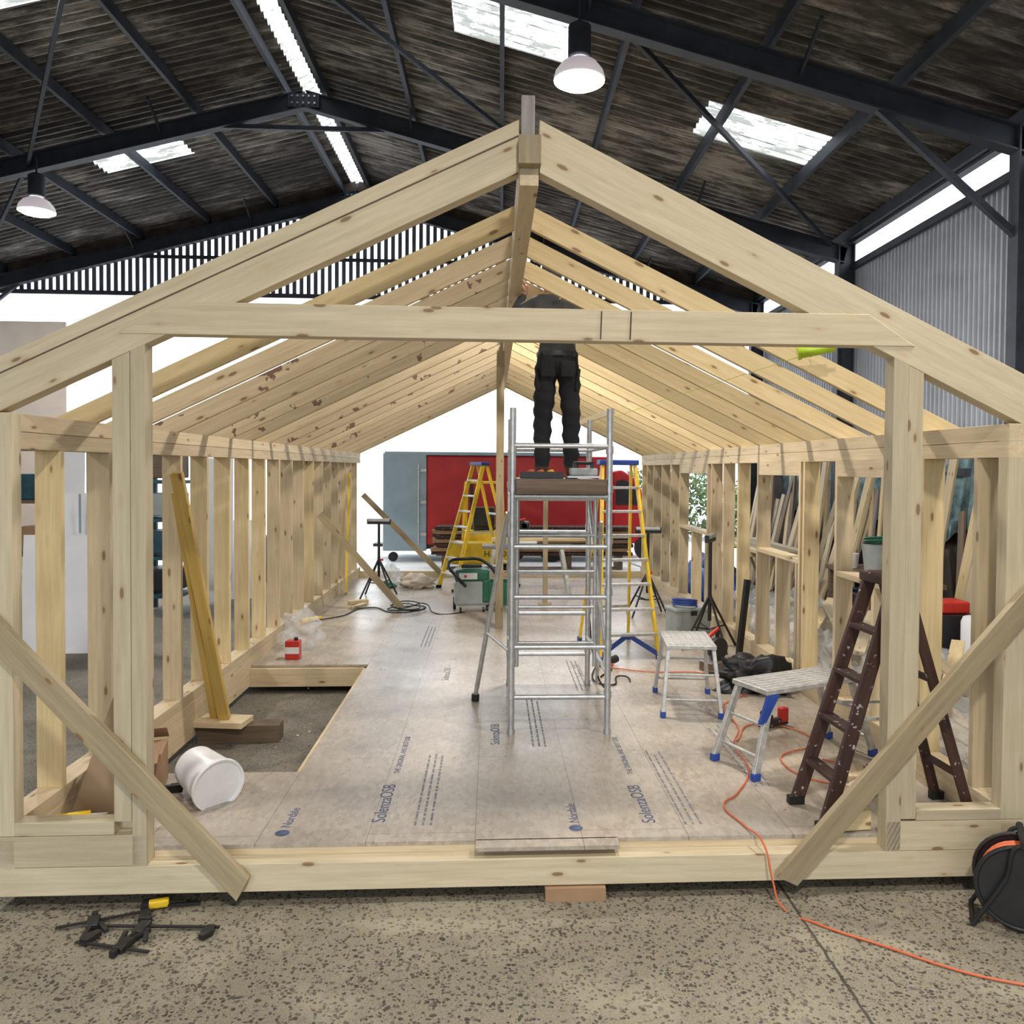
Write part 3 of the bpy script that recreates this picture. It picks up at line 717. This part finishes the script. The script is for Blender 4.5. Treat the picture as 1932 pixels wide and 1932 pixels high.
for i in range(22):
    a=i*.9; r=.22+.06*math.sin(i*2.1); c.append((-1.35+r*math.cos(a),11.75+r*1.3*math.sin(a),.30+.004*i%3))
c+=[(-.9,11.4,.30),(-.5,11.5,.30)]
cable('extension_lead',c,.008,M['rubber'])
g=group('mains_connector'); tube('plug',(-2.55,10.75,.33),(-2.42,10.95,.32),.03,M['yellow'],g); tube('socket',(-2.6,10.6,.33),(-2.55,10.75,.33),.04,M['yellow'],g)
cable('black_lead',[(1.0,7.9,.30),(1.1,8.3,.30),(.95,8.1,.31),(1.05,7.6,.30),(1.2,7.9,.31),(1.0,7.4,.3),(.9,7.7,.55),(.86,7.68,.9)],.008,M['rubber'])
g=group('cordless_sander'); tube('body',(1.13,8.35,.34),(1.23,8.42,.36),.04,M['black'],g); tube('pad',(1.13,8.35,.30),(1.13,8.35,.33),.06,M['orange'],g)
cable('orange_extension_lead',[(1.1,8.3,.30),(1.5,8.1,.30),(2.1,8.0,.30),(2.3,7.4,.30),(1.95,6.9,.30),(1.9,6.3,.30),(1.75,5.9,.30),(1.72,5.45,.30),(1.5,5.0,.30),(1.38,4.85,.30),(1.42,4.55,.30),(1.46,4.34,.292),(1.49,4.27,.12),(1.52,4.22,.012),(1.65,4.05,.009),(1.9,3.85,.009),(2.2,3.62,.009),(2.6,3.45,.009),(3.2,3.1,.009)],.0055,M['orange'])
cable('orange_loop_lead',[(2.3,5.6,.30),(2.6,5.3,.30),(2.2,5.15,.30),(2.0,5.6,.30),(2.4,6.0,.30),(2.1,6.4,.30),(1.8,6.0,.30)],.0055,M['orange'])
g=group('grey_toolbox',(2.38,10.1,.291),.3)
box('case',(0,0,.15),(.5,.28,.28),M['grey'],g,None,.02); box('lid',(0,0,.31),(.52,.30,.05),M['grey'],g,None,.015); box('latch',(0,-.15,.27),(.08,.015,.06),M['black'],g)
for i in range(3): ring('blue_hose_coil',(-.05,0,.36+i*.03),(0.1,.1,1),.15,.014,M['blue'],g)
blob('black_tool_bag',(2.38,7.45,.291),(.33,.22,.30),M['black'],2,.7)
g=group('circular_saw',(2.25,8.15,.291),.5)
lathe('blade_guard',[(.12,0),(.13,.02),(.12,.05)],M['black'],g,28,aim((0,0,.22),(0,1,.1))); box('motor',(0,.12,.24),(.14,.18,.13),M['black'],g,None,.03); box('sole_plate',(0,.05,.10),(.32,.22,.008),M['alu'],g); tube('handle',(-.12,.08,.32),(.06,.08,.42),.02,M['redp'],g); box('handle_post',(.05,.08,.35),(.03,.03,.12),M['black'],g)
box('packing',(0,.03,.05),(.3,.2,.1),M['oldwood'],g)
g=group('nail_gun',(2.2,6.35,.291),.4); box('magazine',(0,0,.04),(.28,.05,.06),M['brownwood'],g,None,.01); box('body',(.1,0,.09),(.08,.06,.12),M['redp'],g,None,.015); tube('grip',(-.02,0,.08),(-.12,0,.13),.02,M['black'],g)
g=group('spirit_level'); board('level',(2.62,8.7,.32),(2.72,8.75,1.15),.07,.04,M['black'],g)
g=group('mitre_saw_bench',(.45,13.3,.291))
for sx in(-1,1):
    for sy in(-1,1): board('leg',(sx*.55,sy*.2,.75),(sx*.68,sy*.32,.0),.06,.03,M['alu2'],g,up=(1,0,0))
box('bench_top',(0,0,.78),(1.5,.4,.05),M['greywood'],g,None,.004)
box('saw_base',(-.1,0,.84),(.5,.35,.07),M['alu'],g,None,.01); lathe('blade_guard',[(.14,0),(.15,.02),(.14,.06)],M['black'],g,28,aim((-.15,.0,1.08),(0,1,0))); box('motor',(-.05,.1,1.12),(.16,.2,.14),M['black'],g,None,.03); tube('handle',(-.22,-.1,1.2),(-.05,-.12,1.24),.018,M['redp'],g)
board('workpiece',(-.6,-.02,.90),(.95,-.02,.90),.05,.12,PY,g)
g=group('post_offcut'); board('post',(.68,12.2,.291),(.68,12.2,2.0),.07,.07,M['pine_dark'],g,up=(1,0,0)); box('base_block',(.68,12.2,.305),(.2,.2,.03),M['pine_dark'],g)

# clamps on the concrete
def clamp(loc,rz,L):
    g=group('bar_clamp',loc,rz)
    box('bar',(0,0,.018),(L,.018,.008),M['black'],g)
    prism('fixed_jaw',[(-.02,0),(.02,0),(.03,.05),(0,.10),(-.03,.09)],-.012,.012,M['black'],g,aim((L/2-.04,0,.02),(0,-1,0)))
    box('moving_head',(-L*.12,-.02,.022),(.06,.10,.03),M['black'],g,None,.008); box('trigger',(-L*.12+.05,-.08,.020),(.025,.10,.02),M['black'],g,(0,0,.4),.006); box('jaw_pad',(-L*.12,.05,.022),(.03,.03,.035),M['rubber'],g,None,.005)
    box('grip',(-L*.12-.02,-.11,.020),(.025,.12,.024),M['black'],g,(0,0,-.25),.008)
clamp((-1.72,4.12,0),-.05,.62); clamp((-2.02,4.20,0),.35,.45); clamp((-1.87,3.95,0),2.9,.4)
g=group('yellow_clamp'); box('body',(-1.80,4.32,.03),(.10,.04,.04),M['yellow'],g,(0,0,.3),.008); box('bar',(-1.70,4.33,.02),(.22,.02,.01),M['black'],g,(0,0,.1)); box('grip',(-1.86,4.31,.03),(.04,.06,.03),M['black'],g)
g=group('cable_reel',(2.71,4.02,0),-.5)
for s in(-1,1):
    ring('rim',(0,s*.09,.23),(0,1,0),.21,.012,M['black'],g); lathe('flange',[(.001,0),(.21,0),(.21,.008),(.001,.008)],M['black'],g,32,aim((0,s*.09,.23),(0,1,0)),caps=False)
for i in range(5): ring('wound_cable',(0,-.065+i*.032,.23),(0,1,0),.17,.014,M['orange'],g)
tube('drum',(0,-.08,.23),(0,.08,.23),.15,M['black'],g,24)
for s in(-1,1):
    cable('stand',[(-.22,s*.12,.012),(-.08,s*.12,.27),(0,s*.12,.46),(.08,s*.12,.27),(.22,s*.12,.012)],.012,M['rubber'],g); tube('foot_bar',(s*.22,-.13,.012),(s*.22,.13,.012),.012,M['rubber'],g)
tube('carry_handle',(0,-.14,.47),(0,.14,.47),.018,M['rubber'],g)

# ---------------------------------------------------------------- left side of shed
g=group('white_panel_sheets')
box('sheet_front',(-5.35,10.35,.74),(1.22,.02,1.48),M['whiteboard'],g,(-.08,0,.05)); box('sheet_back',(-5.25,10.6,1.0),(1.15,.02,2.0),M['whiteboard'],g,(-.06,0,.04)); box('sheet_tall',(-6.1,11.6,1.35),(.5,.02,2.75),M['whiteboard'],g,(-.04,0,0))
for x in(-5.35,-5.2): box('paint_run',(x,10.52,1.74),(.025,.012,.5),M['greydoor'],g)
g=group('storage_rack')
for x in(-5.75,-5.05):
    for y in(12.9,13.7): box('upright',(x,y,1.35),(.07,.07,2.7),M['teal'],g)
for z in(.3,.9,1.5,2.1,2.65): box('shelf',(-5.4,13.3,z),(.7,.85,.05),M['teal'],g)
for i,z in enumerate((.5,1.1,1.7,2.3)): box('stored_box',(-5.4,13.3,z+.04),(.5,.6,.36),[M['black'],M['teal'],M['grey'],M['oldwood']][i],g,None,.02)
for (xa,xb,ya) in((-7.9,-6.5,12.5),(-9.6,-8.1,12.2),(-11.4,-9.8,12.0)):
    g=group('storage_rack')
    for x in(xa,xb):
        for y in(ya,ya+.6): box('upright',(x,y,1.4),(.08,.08,2.8),M['black'],g)
    for z in(.2,1.0,1.8,2.6): box('shelf',((xa+xb)/2,ya+.3,z),(1.5,.7,.05),M['oldwood'],g)
    for i in range(9): box('stored_item',(xa+.22+.48*(i%3),ya+.3,.42+.8*(i//3)),(.3,.4,random.uniform(.25,.5)),random.choice([M['black'],M['oldwood'],M['teal'],M['card'],M['black']]),g,None,.02)
g=group('insulation_panel'); box('panel',(-4.85,14.2,1.35),(.42,.03,2.3),M['whiteboard'],g,(-.03,0,.1))
box('ply_sheet_edge',(-4.6,14.6,.7),(.5,.03,1.4),M['whiteboard'],g,(-.1,0,.3))
blob('blue_tarpaulin',(-5.2,17.2,0),(.7,.6,.9),M['tarp'],4,.5)

# ---------------------------------------------------------------- right side of shed
g=group('leaning_timber_boards')
ms=[P,PY,PF,M['greywood'],PF,M['pine_dark'],M['oldwood'],P]
for i in range(72):
    y=7.4+i*.145+random.uniform(-.08,.08); h=random.uniform(1.5,2.9); dy=random.uniform(-.9,.6)
    if 9.2<y<12.0: continue
    board('plank',(random.uniform(5.22,5.35),y,0.02),(5.62,y+dy,h),.045,random.uniform(.08,.2),random.choice(ms),g,up=(1,0,0))
for i in range(14): board('plank',(5.48,9.4+.2*i,0.02),(5.64,9.5+.2*i+random.uniform(-.6,.6),random.uniform(1.8,2.8)),.03,random.uniform(.08,.2),random.choice(ms),g,up=(1,0,0))
g=group('hanging_turquoise_sheet')
vs=[];fs=[]
for i in range(41):
    y=8.5+i*.2
    for j in range(6):
        vs.append((5.84-.03*math.sin(i*1.7+j)-.02*math.sin(i*.6),y,1.5+j*.2+(.12*math.sin(i*1.1) if j in(0,5) else 0)))
for i in range(40):
    for j in range(5): fs.append((i*6+j,i*6+j+1,i*6+j+7,i*6+j+6))
mkobj('sheet',vs,fs,M['turq'],g,True)
g=group('timber_pack')
for i in range(6):
    for j in range(3): board('plank',(3.30+i*.22,4.9+.15*((i*7+j)%3),.12+j*.1),(3.30+i*.22,11.5+.2*((i+j)%3),.12+j*.1),.08,.19,random.choice([P,PF,PY]),g)
for y in(5.2,8,11): box('bearer',(3.85,y,.035),(1.4,.1,.07),M['oldwood'],g)
for i in range(8): board('loose_plank',(3.2+random.uniform(0,.5),5.2+i*.5,.66+.02*(i%3)),(4.3+random.uniform(-.3,.3),7.2+i*.55,.66+.02*(i%3)),.02,.12,random.choice([P,PF,PY,PF]),g)
def sheetmesh(name,x0,x1,y0,y1,z,mat,amp=.05,parent=None):
    from mathutils import noise as mn
    vs=[];fs=[];nx,ny=40,130
    for i in range(nx):
        for j in range(ny):
            x=x0+(x1-x0)*i/(nx-1); y=y0+(y1-y0)*j/(ny-1); e=min(i,nx-1-i)
            zz=z+amp*mn.noise(V((x*3,y*2,0)))+amp*1.2*abs(mn.noise(V((x*7,y*4,2))))
            if e<4: zz*=(e+.15)/4.15
            vs.append((x,y,max(zz,.01)))
    for i in range(nx-1):
        for j in range(ny-1): k=i*ny+j; fs.append((k,k+1,k+ny+1,k+ny))
    return mkobj(name,vs,fs,mat,parent,True)
sheetmesh('plastic_cover',3.05,4.70,4.7,11.9,.50,M['film'],.13,g)
g=group('work_bench')
box('top',(5.1,10.6,.95),(.6,2.2,.06),M['oldwood'],g); 
for x in(4.85,5.35):
    for y in(9.6,11.6): box('leg',(x,y,.46),(.07,.07,.92),M['oldwood'],g)
box('shelf',(5.1,10.6,.4),(.5,2.0,.04),M['oldwood'],g)
for i in range(6): box('stored_item',(5.1,9.75+.33*i,.52),(.3,.25,random.uniform(.15,.3)),random.choice([M['black'],M['card'],M['blue'],M['grey']]),g,None,.015)
g=group('grey_storage_bin',(5.05,10.6,.98)); lathe('tub',[(.001,0),(.15,0),(.19,.38),(.20,.40),(.185,.40)],M['grey'],g,28,caps=False)
for i in range(4): ring('green_rope_coil',(0,0,.42+.02*i),(0,.15,1),.14+.02*(i%2),.012,M['green'],g)
g=group('tool_case',(5.05,9.9,.98)); box('case',(0,0,.1),(.4,.3,.2),M['black'],g,None,.02); box('handle',(0,0,.22),(.15,.03,.03),M['black'],g)
g=group('paint_kettle',(5.0,11.3,.98)); lathe('tub',[(.10,0),(.12,.2),(.125,.2)],M['white'],g,20)
g=group('bucket_on_crate',(4.97,7.55,0)); box('crate_under',(0,0,.35),(.42,.42,.7),M['oldwood'],g,None,.01); lathe('pail',[(.12,.7),(.16,1.02),(.17,1.03)],M['black'],g,24,caps=False); box('lid_board',(0,0,1.05),(.4,.3,.03),M['greywood'],g,(0,0,.3))
g=group('white_drum',(4.97,8.05,.0)); lathe('drum',[(.2,0),(.21,.05),(.21,.8),(.19,.85),(.08,.87)],M['whiteboard'],g,28)
g=group('red_storage_box',(4.97,8.7,.0)); box('plinth',(0,0,.4),(.4,.5,.8),M['black'],g); box('box',(0,0,.87),(.32,.3,.13),M['redp'],g,None,.02)
blob('blue_tarpaulin',(3.55,13.4,.0),(.4,1.0,.95),M['tarp'],7,.5)
g=group('lumber_trestle')
for y in(13.0,14.5):
    for s in(-1,1): board('leg',(4.5,y,.95),(4.5+s*.35,y,0),.06,.04,PY,g,up=(0,1,0))
    board('bar',(4.05,y,.98),(4.95,y,.98),.08,.05,PY,g)
for i in range(5): board('stacked_plank',(4.15+i*.17,12.5,1.05),(4.15+i*.17,15.2,1.05),.05,.15,random.choice(ms),g)

# ---------------------------------------------------------------- outside
g=group('red_box_trailer',(0,20.3,0))
box('body_red',(.45,1.0,1.55),(4.65,2.0,2.25),M['red'],g,None,.05)
box('grey_door',(-2.4,.98,1.5),(1.08,2.06,2.45),M['greydoor'],g,None,.03)
box('roof_trim',(-.3,1.0,2.72),(5.2,2.1,.09),M['greydoor'],g,None,.02)
for z in(.7,1.5,2.3): box('door_hinge',(-1.93,-.06,z),(.14,.03,.07),M['alu2'],g)
box('door_lock_bar',(-2.05,-.07,1.45),(.03,.03,2.0),M['alu2'],g)
box('chassis',(.0,1.0,.38),(5.6,1.8,.12),M['black'],g)
for x in(.3,1.3): 
    tube('wheel',(x,.0,.33),(x,.25,.33),.33,M['rubber'],g,28); tube('hub',(x,-.01,.33),(x,.02,.33),.16,M['alu'],g,20)
tube('jockey_wheel',(-2.7,.1,.12),(-2.7,.18,.12),.12,M['rubber'],g,20)
box('tow_a_frame',(-2.9,1.0,.35),(.8,.5,.08),M['black'],g)
g=group('red_van',(2.95,20.6,0))
prism('body',[(-.1,.45),(-.1,2.3),(.15,2.35),(.55,2.1),(.85,1.45),(1.2,1.2),(1.3,.9),(1.3,.45)],0,1.9,M['red'],g,bv=.06)
prism('side_window',[(0,1.45),(0,2.05),(.2,2.1),(.45,1.95),(.68,1.45)],-.02,0.01,M['black'],g)
for x in(.85,): tube('wheel',(x,-.03,.34),(x,.2,.34),.34,M['rubber'],g,28); tube('hub',(x,-.05,.34),(x,-.02,.34),.18,M['alu'],g,20)
box('bumper',(1.3,.95,.5),(.12,1.8,.2),M['black'],g,None,.03)
g=group('brown_timber_stack')
for j in range(7):
    for i in range(3): box('board',(.75+random.uniform(-.08,.08),18.9+i*.22,.36+j*.1),(4.6,.2,.08),M['card'] if j%2 else M['brownwood'],g)
for x in(-1.3,0,1.6,2.8): box('bearer',(x,19.1,.16),(.12,.7,.32),M['oldwood'],g)
g=group('forklift_truck',(-.35,16.3,0))
box('counterweight',(0,0,.66),(1.35,.5,.44),M['yellow'],g,None,.06); box('engine_cover',(0,.6,.80),(.9,.7,.5),M['yellow'],g,None,.05)
text('maker_name','HALDER',.17,M['black'],(.02,-.256,.60),(math.pi/2,0,0),g,.003)
box('seat',(0,.65,1.12),(.45,.45,.12),M['black'],g,None,.04); box('seat_back',(0,.42,1.35),(.45,.1,.42),M['black'],g,None,.04)
for sx in(-1,1):
    board('guard_post',(sx*.42,.1,.85),(sx*.38,.35,2.05),.05,.05,M['yellow'],g,up=(0,1,0)); board('guard_post_front',(sx*.42,1.5,.6),(sx*.38,1.2,2.05),.05,.05,M['yellow'],g,up=(0,1,0))
    tube('rear_wheel',(sx*.5,.1,.25),(sx*.34,.1,.25),.25,M['rubber'],g,24); tube('front_wheel',(sx*.55,1.4,.3),(sx*.35,1.4,.3),.3,M['rubber'],g,24); box('mast',(sx*.3,1.75,1.1),(.08,.12,2.0),M['black'],g)
boxes('overhead_guard',[((0,.35+.14*i,2.06),(.8,.04,.04)) for i in range(7)],M['yellow'],g)
ring('steering_wheel',(0,1.1,1.35),(0,-.6,1),.17,.015,M['black'],g)
vs=[];fs=[]
for i in range(9000):
    c=V((random.uniform(3.8,14),random.uniform(26,28.5),0)); c.z=random.uniform(.05,2.2+.35*math.sin(c.x*1.3)+.25*math.sin(c.x*3.1))
    a=V((random.gauss(0,1),random.gauss(0,1),random.gauss(0,1))).normalized(); b=a.orthogonal().normalized(); s=random.uniform(.06,.12); k=len(vs)
    vs+=[c-a*s,c+b*s*.6,c+a*s,c-b*s*.6]; fs.append((k,k+1,k+2,k+3))
mkobj('garden_hedge',vs,fs,M['hedge'])

# ---------------------------------------------------------------- world & camera
w=bpy.data.worlds.new('overcast_sky'); S.world=w; w.use_nodes=True
bg=w.node_tree.nodes['Background']; bg.inputs[0].default_value=(.88,.94,1.0,1); bg.inputs[1].default_value=3.6
S.view_settings.view_transform='Standard'; S.view_settings.exposure=-.2

f=1523.
cam=bpy.data.cameras.new('camera'); co=bpy.data.objects.new('camera',cam); COL.objects.link(co); S.camera=co
cam.sensor_width=36; cam.sensor_fit='HORIZONTAL'; cam.lens=36*f/1932; cam.shift_x=-49/1932; cam.shift_y=-44/1932
yaw=math.atan(70/f);pitch=math.atan(37/f);roll=.0075
R=Matrix.Rotation(-yaw,4,'Z')@Matrix.Rotation(math.pi/2-pitch,4,'X')@Matrix.Rotation(roll,4,'Z')
co.matrix_world=Matrix.Translation((0,0,2.35))@R
cam.clip_start=.05; cam.clip_end=300
